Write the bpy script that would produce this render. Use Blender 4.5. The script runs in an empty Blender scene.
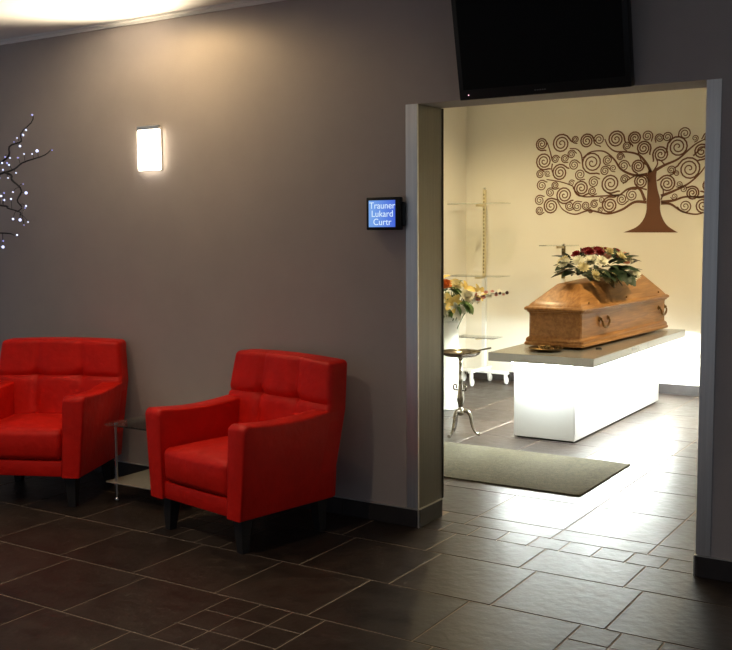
import bpy, bmesh, math, random
from mathutils import Vector, Matrix

random.seed(7)
scene = bpy.context.scene
col = scene.collection
R = math.radians

# ---------------------------------------------------------------- camera
cam_data = bpy.data.cameras.new('camera')
cam_data.sensor_width = 36.0
cam_data.lens = 1015.69 * 36.0 / 732.0
cam_data.clip_start = 0.05
cam = bpy.data.objects.new('camera', cam_data)
col.objects.link(cam)
yaw, pitch, roll = R(-32.51), R(-5.42), R(-0.42)
fw = Vector((math.sin(yaw) * math.cos(pitch), math.cos(yaw) * math.cos(pitch), math.sin(pitch)))
rt = Vector((math.cos(yaw), -math.sin(yaw), 0))
up = rt.cross(fw)
rt2 = math.cos(roll) * rt + math.sin(roll) * up
up2 = -math.sin(roll) * rt + math.cos(roll) * up
cam.matrix_world = Matrix((
    (rt2.x, up2.x, -fw.x, 2.388), (rt2.y, up2.y, -fw.y, -4.203), (rt2.z, up2.z, -fw.z, 1.45), (0, 0, 0, 1)))
scene.camera = cam

# ---------------------------------------------------------------- world, exposure, light levels
world = bpy.data.worlds.new('world')
scene.world = world
world.use_nodes = True
wb = world.node_tree.nodes['Background']
wb.inputs[0].default_value = (0.74, 0.84, 1.0, 1)
wb.inputs[1].default_value = 0.20
scene.view_settings.view_transform = 'Standard'
scene.view_settings.look = 'None'
scene.view_settings.gamma = 1.0
scene.view_settings.use_curve_mapping = False
scene.view_settings.exposure = 0.0

WARM = (1.0, 0.72, 0.34)
ROOM_WARM = (1.0, 0.79, 0.43)
SCONCE_GLOW = 11.0          # frosted front of the wall lamp
SCONCE_UP = 105.0            # its open top
WALL_WASH = 20.0            # downlight nearest the wall
LOBBY_FILL = 68.0          # unseen lobby downlights, added as frontal fill
ROOM_DOWN = 170.0           # viewing-room downlights
LED_STRIP = 460.0           # strips under the platform slab

# ---------------------------------------------------------------- materials
MATS = {}
def mat(name, color=(0.5, 0.5, 0.5), rough=0.5, metal=0.0, spec=0.5, var=0.0, nscale=6.0, bump=0.0, bscale=60.0,
        emit=None, estr=0.0, objrand=0.0, coat=0.0, alpha=1.0, trans=0.0, sheen=0.0, stretch=None, rvar=0.0):
    if name in MATS: return MATS[name]
    m = bpy.data.materials.new(name); m.use_nodes = True
    nt = m.node_tree; N = nt.nodes; L = nt.links
    b = N['Principled BSDF']
    b.inputs['Base Color'].default_value = (*color, 1)
    b.inputs['Roughness'].default_value = rough
    b.inputs['Metallic'].default_value = metal
    b.inputs['Specular IOR Level'].default_value = spec
    if coat: b.inputs['Coat Weight'].default_value = coat; b.inputs['Coat Roughness'].default_value = 0.20
    if sheen: b.inputs['Sheen Weight'].default_value = sheen
    if trans: b.inputs['Transmission Weight'].default_value = trans
    if alpha < 1: b.inputs['Alpha'].default_value = alpha
    if emit:
        b.inputs['Emission Color'].default_value = (*emit, 1); b.inputs['Emission Strength'].default_value = estr
    geo = N.new('ShaderNodeNewGeometry')
    vec = geo.outputs['Position']
    if stretch:
        mp = N.new('ShaderNodeMapping'); mp.inputs['Scale'].default_value = stretch
        L.new(vec, mp.inputs['Vector']); vec = mp.outputs['Vector']
    if var or objrand:
        nz = N.new('ShaderNodeTexNoise'); nz.inputs['Scale'].default_value = nscale; nz.inputs['Detail'].default_value = 6
        nz.inputs['Roughness'].default_value = 0.65
        L.new(vec, nz.inputs['Vector'])
        mr = N.new('ShaderNodeMapRange'); mr.inputs['From Min'].default_value = 0.25; mr.inputs['From Max'].default_value = 0.75
        mr.inputs['To Min'].default_value = 1 - var; mr.inputs['To Max'].default_value = 1 + var
        L.new(nz.outputs['Fac'], mr.inputs['Value'])
        fac = mr.outputs['Result']
        if objrand:
            oi = N.new('ShaderNodeObjectInfo')
            mr2 = N.new('ShaderNodeMapRange'); mr2.inputs['To Min'].default_value = 1 - objrand; mr2.inputs['To Max'].default_value = 1 + objrand
            L.new(oi.outputs['Random'], mr2.inputs['Value'])
            mu = N.new('ShaderNodeMath'); mu.operation = 'MULTIPLY'
            L.new(fac, mu.inputs[0]); L.new(mr2.outputs['Result'], mu.inputs[1]); fac = mu.outputs[0]
        vm = N.new('ShaderNodeVectorMath'); vm.operation = 'SCALE'
        vm.inputs[0].default_value = color
        L.new(fac, vm.inputs['Scale']); L.new(vm.outputs['Vector'], b.inputs['Base Color'])
        if rvar:
            mr3 = N.new('ShaderNodeMapRange'); mr3.inputs['From Min'].default_value = 0.25; mr3.inputs['From Max'].default_value = 0.75
            mr3.inputs['To Min'].default_value = rough - rvar; mr3.inputs['To Max'].default_value = rough + rvar
            L.new(nz.outputs['Fac'], mr3.inputs['Value']); L.new(mr3.outputs['Result'], b.inputs['Roughness'])
    if bump:
        n2 = N.new('ShaderNodeTexNoise'); n2.inputs['Scale'].default_value = bscale; n2.inputs['Detail'].default_value = 5
        L.new(vec, n2.inputs['Vector'])
        bp = N.new('ShaderNodeBump'); bp.inputs['Strength'].default_value = bump; bp.inputs['Distance'].default_value = 0.01
        L.new(n2.outputs['Fac'], bp.inputs['Height']); L.new(bp.outputs['Normal'], b.inputs['Normal'])
    MATS[name] = m
    return m

def wood_mat():
    m = bpy.data.materials.new('oak_wood'); m.use_nodes = True
    nt = m.node_tree; N = nt.nodes; L = nt.links; b = N['Principled BSDF']
    tc = N.new('ShaderNodeNewGeometry')
    mp = N.new('ShaderNodeMapping'); mp.inputs['Scale'].default_value = (14, 1.0, 14)
    L.new(tc.outputs['Position'], mp.inputs['Vector'])
    nz = N.new('ShaderNodeTexNoise'); nz.inputs['Scale'].default_value = 3.0; nz.inputs['Detail'].default_value = 8; nz.inputs['Distortion'].default_value = 0.6
    L.new(mp.outputs['Vector'], nz.inputs['Vector'])
    cr = N.new('ShaderNodeValToRGB')
    cr.color_ramp.elements[0].position = 0.3; cr.color_ramp.elements[0].color = (0.26, 0.105, 0.028, 1)
    cr.color_ramp.elements[1].position = 0.72; cr.color_ramp.elements[1].color = (0.50, 0.245, 0.082, 1)
    L.new(nz.outputs['Fac'], cr.inputs['Fac']); L.new(cr.outputs['Color'], b.inputs['Base Color'])
    b.inputs['Roughness'].default_value = 0.38
    bp = N.new('ShaderNodeBump'); bp.inputs['Strength'].default_value = 0.15; bp.inputs['Distance'].default_value = 0.004
    L.new(nz.outputs['Fac'], bp.inputs['Height']); L.new(bp.outputs['Normal'], b.inputs['Normal'])
    return m

def glass_mat(name, tint, rough=0.02, opacity=0.12):
    m = bpy.data.materials.new(name); m.use_nodes = True
    nt = m.node_tree; N = nt.nodes; L = nt.links
    for n in list(N): N.remove(n)
    out = N.new('ShaderNodeOutputMaterial')
    tr = N.new('ShaderNodeBsdfTransparent'); tr.inputs[0].default_value = (*tint, 1)
    gl = N.new('ShaderNodeBsdfGlossy'); gl.inputs['Roughness'].default_value = rough
    df = N.new('ShaderNodeBsdfDiffuse'); df.inputs[0].default_value = (*tint, 1)
    fr = N.new('ShaderNodeFresnel'); fr.inputs[0].default_value = 1.28
    m1 = N.new('ShaderNodeMixShader'); m1.inputs[0].default_value = opacity
    L.new(tr.outputs[0], m1.inputs[1]); L.new(df.outputs[0], m1.inputs[2])
    m2 = N.new('ShaderNodeMixShader'); L.new(fr.outputs[0], m2.inputs[0])
    L.new(m1.outputs[0], m2.inputs[1]); L.new(gl.outputs[0], m2.inputs[2])
    L.new(m2.outputs[0], out.inputs[0])
    return m

def screen_mat():
    m = bpy.data.materials.new('blue_screen'); m.use_nodes = True
    nt = m.node_tree; N = nt.nodes; L = nt.links; b = N['Principled BSDF']
    tc = N.new('ShaderNodeTexCoord'); gr = N.new('ShaderNodeTexGradient')
    mp = N.new('ShaderNodeMapping'); mp.inputs['Location'].default_value = (0.5, 0, 0); mp.inputs['Scale'].default_value = (6.0, 6, 6)
    L.new(tc.outputs['Object'], mp.inputs['Vector']); L.new(mp.outputs['Vector'], gr.inputs['Vector'])
    cr = N.new('ShaderNodeValToRGB')
    cr.color_ramp.elements[0].color = (0.22, 0.46, 0.95, 1); cr.color_ramp.elements[1].color = (0.05, 0.12, 0.80, 1)
    L.new(gr.outputs['Fac'], cr.inputs['Fac'])
    b.inputs['Base Color'].default_value = (0.01, 0.01, 0.02, 1)
    L.new(cr.outputs['Color'], b.inputs['Emission Color']); b.inputs['Emission Strength'].default_value = 0.85
    return m

M_WALL = mat('grey_wall_paint', (0.40, 0.352, 0.332), 0.8, var=0.05, nscale=3, bump=0.12, bscale=140)
M_CREAM = mat('cream_wall_paint', (0.86, 0.83, 0.74), 0.8, var=0.02, nscale=2, bump=0.05, bscale=120)
M_CEIL = mat('white_ceiling_paint', (0.80, 0.79, 0.76), 0.85, var=0.02)
M_TILE = mat('slate_tile', (0.030, 0.0215, 0.017), 0.37, spec=0.22, var=0.55, nscale=9, bump=0.22, bscale=22, objrand=0.22, rvar=0.08)
M_GROUT = mat('floor_grout', (0.26, 0.20, 0.155), 0.9, var=0.15, nscale=20)
M_SKIRT = mat('dark_skirting_tile', (0.028, 0.023, 0.022), 0.45, var=0.3, nscale=8, bump=0.1, bscale=30)
M_EDGE = mat('aluminium_edge_trim', (0.55, 0.54, 0.52), 0.4, metal=0.7)
M_STEEL_SHADED = mat('shaded_brushed_steel', (0.20, 0.19, 0.175), 0.30, metal=1.0, var=0.12, nscale=2.0, bump=0.06, bscale=12, stretch=(40, 40, 1))  # shaded copy of the jamb steel, dim reflections put into its colour
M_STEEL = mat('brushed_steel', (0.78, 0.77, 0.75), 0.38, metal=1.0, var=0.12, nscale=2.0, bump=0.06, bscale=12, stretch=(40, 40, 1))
M_RED = mat('red_leather', (0.60, 0.009, 0.003), 0.50, spec=0.22, var=0.14, nscale=9, bump=0.40, bscale=24)
M_LEG = mat('dark_stained_wood', (0.008, 0.006, 0.006), 0.6, var=0.2, nscale=20)
M_CHROME = mat('chrome', (0.75, 0.74, 0.72), 0.16, metal=1.0)
M_GLASS = glass_mat('clear_glass', (0.95, 0.97, 0.95), 0.02, 0.03)
M_FROST = glass_mat('frosted_glass', (0.30, 0.29, 0.25), 0.25, 0.85)
M_BLACK = mat('black_plastic', (0.006, 0.006, 0.006), 0.45, spec=0.3)
M_TVSCR = mat('dark_tv_panel', (0.003, 0.003, 0.003), 0.5, spec=0.12)
M_GREYLOGO = mat('grey_logo_print', (0.10, 0.10, 0.10), 0.4)
M_REDLED = mat('standby_led', (0.3, 0.1, 0.12), 0.4, emit=(1.0, 0.55, 0.7), estr=2.5)
M_WHITETXT = mat('white_screen_text', (0.1, 0.1, 0.1), 0.5, emit=(0.70, 0.86, 1.0), estr=1.0)
M_WHITE = mat('white_lacquer', (0.82, 0.82, 0.80), 0.28, var=0.02)
M_PLINTH = mat('white_gloss_panel', (0.80, 0.82, 0.82), 0.22, var=0.02)
M_SLAB = mat('brushed_grey_slab', (0.50, 0.52, 0.55), 0.27, metal=0.65, var=0.08, nscale=4, stretch=(1, 12, 12))
M_MAT = mat('olive_grey_mat', (0.080, 0.072, 0.038), 0.95, var=0.55, nscale=45, bump=0.6, bscale=220)
M_WOOD = wood_mat()
M_BRASS = mat('aged_brass', (0.24, 0.14, 0.05), 0.35, metal=1.0, var=0.2, nscale=30)
M_SILVER = mat('tarnished_silver', (0.36, 0.33, 0.28), 0.2, metal=1.0, var=0.25, nscale=25)
M_BRONZE = mat('dark_bronze', (0.13, 0.09, 0.035), 0.4, metal=0.8, var=0.4, nscale=60)
M_VINYL = mat('brown_vinyl', (0.150, 0.056, 0.022), 0.6, var=0.06)
M_VASE = mat('ivory_ceramic', (0.74, 0.75, 0.66), 0.25, var=0.03)
M_LEAFD = mat('dark_green_leaf', (0.020, 0.040, 0.018), 0.4, var=0.3, nscale=30, objrand=0.3)
M_LEAF = mat('green_leaf', (0.085, 0.17, 0.035), 0.45, var=0.3, nscale=30, objrand=0.35)
M_FRED = mat('deep_red_petal', (0.24, 0.008, 0.014), 0.55, var=0.2, nscale=40, objrand=0.2)
M_FCREAM = mat('cream_petal', (0.70, 0.62, 0.36), 0.6, var=0.12, nscale=40, objrand=0.12)
M_FWHITE = mat('white_petal', (0.80, 0.78, 0.66), 0.6, var=0.08, nscale=40)
M_FORANGE = mat('orange_petal', (0.72, 0.26, 0.06), 0.6, var=0.15, nscale=40)
M_FYELLOW = mat('yellow_petal', (0.74, 0.58, 0.20), 0.6, var=0.15, nscale=40)
M_FPINK = mat('pale_pink_petal', (0.72, 0.36, 0.30), 0.6, var=0.15, nscale=40)
M_STEM = mat('green_stem', (0.06, 0.11, 0.03), 0.5, var=0.2, nscale=30)
M_PLUM = mat('dark_plum_bud', (0.05, 0.012, 0.02), 0.5)
M_GOLD = mat('brass_upright', (0.62, 0.54, 0.34), 0.42, metal=0.15)
M_SLOT = mat('dark_slot', (0.16, 0.13, 0.07), 0.6)
M_BARK = mat('black_wire_bark', (0.016, 0.013, 0.014), 0.6, bump=0.2, bscale=80)
M_LED = mat('bluish_white_led', (0.5, 0.5, 0.6), 0.4, emit=(0.58, 0.64, 1.0), estr=1.9)
M_LEDDIM = mat('dim_blue_led', (0.4, 0.4, 0.6), 0.4, emit=(0.36, 0.38, 1.0), estr=0.9)
M_STRIP = mat('led_strip_lens', (0.8, 0.8, 0.8), 0.5, emit=(0.93, 1.0, 0.96), estr=LED_STRIP)
M_DIFF = mat('lit_frosted_diffuser', (0.8, 0.78, 0.72), 0.5, emit=(1.0, 0.86, 0.66), estr=SCONCE_GLOW)
M_LENS = mat('lit_downlight_lens', (0.8, 0.8, 0.8), 0.5, emit=(1.0, 0.80, 0.52), estr=6.0)
M_SCREEN = screen_mat()

# ---------------------------------------------------------------- mesh helpers
class MB:
    def __init__(s): s.bm = bmesh.new()
    def _add(s, verts, faces):
        vs = [s.bm.verts.new(v) for v in verts]
        for f in faces:
            try: s.bm.faces.new([vs[i] for i in f])
            except ValueError: pass
        return vs
    def box(s, x0, x1, y0, y1, z0, z1):
        v = [(x, y, z) for z in (z0, z1) for y in (y0, y1) for x in (x0, x1)]
        s._add(v, [(0, 2, 3, 1), (4, 5, 7, 6), (0, 1, 5, 4), (2, 6, 7, 3), (0, 4, 6, 2), (1, 3, 7, 5)]); return s
    def rbox(s, x0, x1, y0, y1, z0, z1, r=0.01, seg=2):
        b = bmesh.new()
        bmesh.ops.create_cube(b, size=1)
        for v in b.verts:
            v.co = Vector((x0 + (v.co.x + .5) * (x1 - x0), y0 + (v.co.y + .5) * (y1 - y0), z0 + (v.co.z + .5) * (z1 - z0)))
        bmesh.ops.bevel(b, geom=b.edges[:], offset=r, segments=seg, profile=0.5, affect='EDGES')
        b.verts.ensure_lookup_table(); b.verts.index_update()
        s._add([v.co.copy() for v in b.verts], [[v.index for v in f.verts] for f in b.faces]); b.free(); return s
    def lathe(s, prof, seg=24, center=(0, 0, 0), caps=True):
        cx, cy, cz = center; n = len(prof); vs = []
        for r, z in prof:
            vs += [(cx + r * math.cos(2 * math.pi * i / seg), cy + r * math.sin(2 * math.pi * i / seg), cz + z) for i in range(seg)]
        fs = [(k * seg + i, k * seg + (i + 1) % seg, (k + 1) * seg + (i + 1) % seg, (k + 1) * seg + i) for k in range(n - 1) for i in range(seg)]
        if caps:
            fs.append(tuple(range(seg))[::-1]); fs.append(tuple((n - 1) * seg + i for i in range(seg)))
        s._add(vs, fs); return s
    def tube(s, pts, rad, seg=8, caps=True):
        pts = [Vector(p) for p in pts]; n = len(pts)
        if not isinstance(rad, (list, tuple)): rad = [rad] * n
        ref = Vector((0.31, 0.17, 0.93)).normalized(); vs = []
        for i, p in enumerate(pts):
            t = (pts[min(i + 1, n - 1)] - pts[max(i - 1, 0)]).normalized()
            a = t.cross(ref)
            if a.length < 0.05: a = t.cross(Vector((1, 0, 0)))
            a.normalize(); b = t.cross(a)
            vs += [p + (a * math.cos(2 * math.pi * k / seg) + b * math.sin(2 * math.pi * k / seg)) * rad[i] for k in range(seg)]
        fs = [(i * seg + k, i * seg + (k + 1) % seg, (i + 1) * seg + (k + 1) % seg, (i + 1) * seg + k) for i in range(n - 1) for k in range(seg)]
        if caps:
            fs.append(tuple(range(seg))[::-1]); fs.append(tuple((n - 1) * seg + k for k in range(seg)))
        s._add(vs, fs); return s
    def loops(s, loops, cap0=True, cap1=True):
        n = len(loops[0]); vs = [p for l in loops for p in l]
        fs = [(k * n + i, k * n + (i + 1) % n, (k + 1) * n + (i + 1) % n, (k + 1) * n + i) for k in range(len(loops) - 1) for i in range(n)]
        if cap0: fs.append(tuple(range(n))[::-1])
        if cap1: fs.append(tuple((len(loops) - 1) * n + i for i in range(n)))
        s._add(vs, fs); return s
    def ball(s, c, r, seg=10, rings=6, sz=1.0):
        prof = [(max(r * math.sin(math.pi * k / rings), r * 0.02), -r * sz * math.cos(math.pi * k / rings)) for k in range(rings + 1)]
        return s.lathe(prof, seg, c)
    def mesh(s, name, material, smooth=True, angle=38):
        bmesh.ops.recalc_face_normals(s.bm, faces=s.bm.faces[:])
        me = bpy.data.meshes.new(name); s.bm.to_mesh(me); s.bm.free()
        me.materials.append(material)
        if smooth:
            me.polygons.foreach_set('use_smooth', [True] * len(me.polygons))
            me.set_sharp_from_angle(angle=R(angle))
        return me
    def obj(s, name, material, parent=None, smooth=True, angle=38):
        return link(name, s.mesh(name, material, smooth, angle), parent)

def link(name, me, parent=None, loc=None, rot=None, scale=None):
    o = bpy.data.objects.new(name, me); col.objects.link(o)
    if parent: o.parent = parent
    if loc is not None: o.location = loc
    if rot is not None: o.rotation_euler = rot
    if scale is not None: o.scale = scale
    return o
def tag(o, label, cat, group=None):
    o['label'] = label; o['category'] = cat
    if group: o['group'] = group
    return o
def thing(name, label, cat, loc=(0, 0, 0), rotz=0, group=None):
    o = link(name, None, None, loc, (0, 0, rotz)); o.empty_display_size = 0.1
    return tag(o, label, cat, group)
def struct(o, label=None):
    o['kind'] = 'structure'
    if label: o['label'] = label
    return o
def copy_tree(o, parent=None):
    c = o.copy(); col.objects.link(c); c.parent = parent
    for ch in list(o.children): copy_tree(ch, c)
    return c
def spline(pts, n=8):
    """Catmull-Rom through pts (tuples of any length)."""
    P = [Vector(p) for p in pts]; P = [2 * P[0] - P[1]] + P + [2 * P[-1] - P[-2]]; out = []
    for i in range(1, len(P) - 2):
        for k in range(n):
            t = k / n; a, b, c, d = P[i - 1], P[i], P[i + 1], P[i + 2]
            out.append(0.5 * ((2 * b) + (c - a) * t + (2 * a - 5 * b + 4 * c - d) * t * t + (3 * b - a - 3 * c + d) * t ** 3))
    out.append(P[-2]); return out
def lamp(name, kind, parent, loc, energy, color, **kw):
    d = bpy.data.lights.new(name, kind); d.energy = energy; d.color = color
    rot = kw.pop('rot', None)
    for k, v in kw.items(): setattr(d, k, v)
    return link(name, d, parent, loc, rot)

# ---------------------------------------------------------------- shape tables (metres)
CURLS= [(-1.29, 2.206, 0.051), (-1.103, 2.201, 0.076), (-0.969, 2.231, 0.028), (-0.863, 2.212, 0.056), (-0.751, 2.219, 0.046), (-0.596, 2.214, 0.066), (-0.429, 2.215, 0.051), (-0.32, 2.226, 0.041), (-0.215, 2.203, 0.033), (-0.148, 2.209, 0.038), (0.0, 2.23, 0.046), (0.085, 2.187, 0.023), (-0.058, 2.122, 0.081), (-0.351, 2.124, 0.056), (-0.497, 2.151, 0.031), (-0.557, 2.061, 0.028), (-0.202, 2.065, 0.061), (0.14, 2.074, 0.061), (-1.269, 2.05, 0.069), (-1.157, 2.064, 0.031), (-1.065, 2.068, 0.033), (-1.005, 2.101, 0.033), (-0.812, 2.019, 0.087), (-0.98, 2.005, 0.041), (-0.669, 2.036, 0.038), (-0.525, 1.98, 0.043), (-0.394, 1.972, 0.051), (-1.114, 1.943, 0.066), (-0.921, 1.918, 0.043), (-0.694, 1.943, 0.036), (-0.618, 1.963, 0.025), (-0.515, 1.864, 0.033), (0.043, 1.933, 0.087), (-0.11, 1.929, 0.033), (-0.066, 1.898, 0.02), (-0.369, 1.839, 0.056), (-0.143, 1.815, 0.064), (-0.794, 1.847, 0.043), (-0.64, 1.83, 0.076), (-1.304, 1.934, 0.033), (-1.234, 1.939, 0.023), (-1.289, 1.831, 0.043), (-1.157, 1.83, 0.031), (-1.002, 1.846, 0.023), (-0.909, 1.797, 0.064), (-1.204, 1.766, 0.036), (-1.07, 1.739, 0.069), (-1.308, 1.697, 0.041), (-1.307, 1.604, 0.033), (-1.197, 1.642, 0.064), (-1.019, 1.641, 0.036), (-0.945, 1.635, 0.041), (-0.864, 1.641, 0.033), (-0.786, 1.653, 0.031), (-0.717, 1.69, 0.023), (-0.645, 1.642, 0.064), (-0.536, 1.691, 0.043), (-0.448, 1.724, 0.046), (-0.806, 1.768, 0.033), (-0.039, 1.807, 0.023), (-0.004, 1.765, 0.025), (-0.079, 1.705, 0.023), (0.072, 1.729, 0.051), (0.014, 1.62, 0.048), (0.163, 1.623, 0.064), (0.207, 1.786, 0.056), (0.197, 2.186, 0.041), (-0.729, 1.6, 0.02), (-0.822, 1.594, 0.015)]
BRANCHES= [[(-0.284, 1.916), (-0.323, 1.992), (-0.393, 2.069), (-0.496, 2.099), (-0.6, 2.108), (-0.666, 2.157), (-0.699, 2.221)], [(-0.314, 1.9), (-0.428, 1.896), (-0.545, 1.95), (-0.612, 2.041), (-0.705, 2.113), (-0.824, 2.114), (-0.899, 2.066)], [(-0.317, 1.768), (-0.35, 1.777), (-0.383, 1.787), (-0.414, 1.821)], [(-0.33, 1.676), (-0.383, 1.777), (-0.478, 1.78), (-0.567, 1.724), (-0.646, 1.739), (-0.713, 1.791)], [(-0.317, 1.661), (-0.424, 1.663), (-0.539, 1.597), (-0.67, 1.566), (-0.831, 1.597), (-0.966, 1.565), (-1.077, 1.606), (-1.139, 1.693)], [(-0.555, 1.729), (-0.752, 1.721), (-0.9, 1.724), (-0.977, 1.786), (-0.996, 1.82), (-1.107, 1.859), (-1.242, 1.885)], [(-0.901, 2.028), (-0.918, 2.105), (-0.96, 2.146), (-1.023, 2.154)], [(-1.187, 2.026), (-1.192, 1.974), (-1.163, 1.895)], [(-1.187, 2.052), (-1.213, 2.145), (-1.239, 2.219)], [(-0.416, 1.896), (-0.479, 1.86), (-0.53, 1.824)], [(-0.303, 1.966), (-0.367, 2.018), (-0.399, 2.094)], [(-0.244, 1.932), (-0.166, 1.973), (-0.056, 2.018), (0.027, 2.087), (0.098, 2.143), (0.192, 2.186)], [(-0.257, 1.932), (-0.228, 1.988), (-0.242, 2.038)], [(-0.193, 1.711), (-0.087, 1.75), (0.034, 1.808), (0.128, 1.889), (0.197, 1.983)], [(-0.192, 1.659), (-0.085, 1.671), (0.012, 1.699), (0.133, 1.696), (0.208, 1.723)], [(-0.191, 1.649), (-0.109, 1.64), (-0.01, 1.577), (0.112, 1.551), (0.219, 1.585)], [(-0.166, 1.973), (-0.191, 2.004), (-0.221, 2.025)], [(-0.192, 1.678), (-0.173, 1.74), (-0.187, 1.797)]]
TRUNK= [(-0.518, 1.4), (-0.407, 1.444), (-0.345, 1.507), (-0.318, 1.581), (-0.315, 1.669), (-0.312, 1.781), (-0.314, 1.892), (-0.3, 1.941), (-0.274, 1.923), (-0.26, 1.94), (-0.234, 1.934), (-0.238, 1.877), (-0.226, 1.778), (-0.199, 1.679), (-0.198, 1.592), (-0.171, 1.51), (-0.125, 1.45), (-0.043, 1.398)]
LEDS= [(-2.447, -0.2, 2.12), (-2.551, -0.185, 2.012), (-2.486, -0.215, 2.035), (-2.608, -0.205, 1.973), (-2.569, -0.195, 1.948), (-2.586, -0.2, 1.995), (-2.305, -0.185, 1.913), (-2.442, -0.215, 1.895), (-2.524, -0.205, 1.899), (-2.591, -0.195, 1.88), (-2.416, -0.2, 1.912), (-2.626, -0.185, 1.794), (-2.53, -0.215, 1.725), (-2.519, -0.205, 1.673), (-2.647, -0.195, 1.682), (-2.723, -0.2, 1.678), (-2.745, -0.185, 1.637), (-2.643, -0.215, 1.64), (-2.533, -0.205, 1.585), (-2.594, -0.195, 1.516), (-2.518, -0.2, 1.503), (-2.573, -0.185, 1.486), (-2.632, -0.215, 1.522), (-2.614, -0.205, 1.427), (-2.757, -0.195, 1.392), (-2.753, -0.2, 1.356), (-2.675, -0.185, 1.884), (-2.666, -0.215, 1.852), (-2.724, -0.205, 1.855), (-2.73, -0.195, 1.815), (-2.754, -0.2, 1.768), (-2.7, -0.185, 1.767), (-2.649, -0.215, 1.84), (-2.694, -0.205, 1.889), (-2.758, -0.195, 1.661), (-2.53, -0.2, 1.597)]
TWIGS= [[(-2.889, -0.2, 1.7), (-2.749, -0.2, 1.845), (-2.634, -0.2, 1.945), (-2.542, -0.2, 1.999), (-2.447, -0.2, 2.12)], [(-2.869, -0.2, 1.712), (-2.753, -0.2, 1.786), (-2.524, -0.2, 1.847), (-2.287, -0.2, 1.912)], [(-2.715, -0.2, 1.802), (-2.611, -0.2, 1.74), (-2.581, -0.2, 1.633), (-2.603, -0.2, 1.563)], [(-2.874, -0.2, 1.64), (-2.764, -0.2, 1.607), (-2.674, -0.2, 1.588), (-2.569, -0.2, 1.545)], [(-2.907, -0.2, 1.428), (-2.775, -0.2, 1.44), (-2.621, -0.2, 1.427)]]

# ================================================================ THE SETTING
DW, DH, WT, YB, XL, XR = 1.334, 2.03, 0.232, 4.58, -2.06, 2.6
CZ, CZI = 2.62, 2.74
# floor: grout bed, every tile a piece of its own
fl = struct(MB().box(-3.9, 3.6, -6.0, YB + 0.1, -0.08, -0.0018).obj('floor', M_GROUT, smooth=False))
_tm = {}
def tile(x0, x1, y0, y1):
    g = 0.0032
    w, d = round(x1 - x0 - 2 * g, 3), round(y1 - y0 - 2 * g, 3)
    if w < 0.01 or d < 0.01: return
    if (w, d) not in _tm:
        b = MB(); e = 0.0014
        def rect(o, z): return [(-w / 2 + o, -d / 2 + o, z), (w / 2 - o, -d / 2 + o, z), (w / 2 - o, d / 2 - o, z), (-w / 2 + o, d / 2 - o, z)]
        b.loops([rect(0, -0.012), rect(0, -0.0010), rect(e, 0.0)])
        _tm[(w, d)] = b.mesh('tile', M_TILE, smooth=False)
    link('tile', _tm[(w, d)], fl, ((x0 + x1) / 2, (y0 + y1) / 2, 0), (0, 0, 0))
T = 0.4565
XMIN, XMAX = -3.45, 2.35
rows = [(-0.288, 0.013, 0.2045)] + [(-0.288 - T * (k + 1), -0.288 - T * k, 0.286 if k % 2 == 0 else 0.199) for k in range(5)]
clusters = {(1, -1.085), (3, -0.171), (3, 1.199), (2, 1.112)}
for ri, (y0, y1, off) in enumerate(rows):
    k0 = math.floor((XMIN - off) / T)
    x = off + k0 * T
    while x < XMAX:
        small = (ri == 1 and abs(x + 1.0835) < .05) or (ri == 3 and (abs(x + 0.1705) < .05)) or (ri == 2 and abs(x - 1.112) < .05)
        if small:
            for i in range(3):
                for j in range(3):
                    tile(x + i * T / 3, x + (i + 1) * T / 3, y0 + j * (y1 - y0) / 3, y0 + (j + 1) * (y1 - y0) / 3)
        elif ri == 0:      # first row is cut where it meets the wall outside the opening
            tile(x, x + T, y0, y1 if (x + T > 0.0 and x < DW) else 0.0)
        else:
            tile(x, x + T, y0, y1)
        x += T
# threshold: a row of small tiles, then a cut row, then a straight grid in the viewing room
xs = [1.1745 - 0.1525 * k for k in range(8)]
for k in range(7): tile(xs[k + 1], xs[k], 0.013, 0.168)
tile(1.1745, DW - 0.002, 0.013, 0.168); tile(0.002, xs[7], 0.013, 0.168)
for a, b in ((0.002, 0.165), (0.165, 0.62), (0.62, 1.075), (1.075, DW - 0.002)): tile(a, b, 0.168, 0.328)
y = 0.328
while y < YB - 0.02:
    y1 = min(y + 0.467, YB)
    x = 0.62 - 6 * 0.455
    while x < XR - 0.02:
        tile(max(x, XL), min(x + 0.455, XR), y, y1); x += 0.455
    y = y1

# front wall with the opening
w = MB()
w.box(-3.9, 0, 0, WT, 0, CZI).box(DW, 3.4, 0, WT, 0, CZI).box(0, DW, 0, WT, DH, CZI)
wf = struct(w.obj('wall_front', M_WALL, smooth=False))
wf.data.materials.append(M_CREAM)
for p in wf.data.polygons:
    if p.normal.y > 0.5 and p.center.y > WT - 0.01: p.material_index = 1
struct(MB().box(XL - 0.12, XR + 0.12, YB, YB + 0.12, 0, CZI).obj('wall_back', M_CREAM, smooth=False))
struct(MB().box(XL - 0.12, XL, WT, YB, 0, CZI).obj('wall_left', M_CREAM, smooth=False))
struct(MB().box(XR, XR + 0.12, WT, YB, 0, CZI).obj('wall_right', M_CREAM, smooth=False))
struct(MB().box(-3.9, 3.4, -6.0, 0, CZ, CZ + 0.1).obj('ceiling', M_CEIL, smooth=False))
struct(MB().box(XL - 0.12, XR + 0.12, WT, YB + 0.12, CZI, CZI + 0.1).obj('ceiling_viewing_room', M_CEIL, smooth=False))
# ceiling moulding along the front wall
t = MB(); t.loops([[(x, -0.001, CZ), (x, -0.030, CZ), (x, -0.030, CZ - 0.010), (x, -0.018, CZ - 0.014), (x, -0.012, CZ - 0.026), (x, -0.001, CZ - 0.026)] for x in (-3.9, 3.4)])
struct(t.obj('trim_1', M_CEIL, smooth=False))
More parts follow.
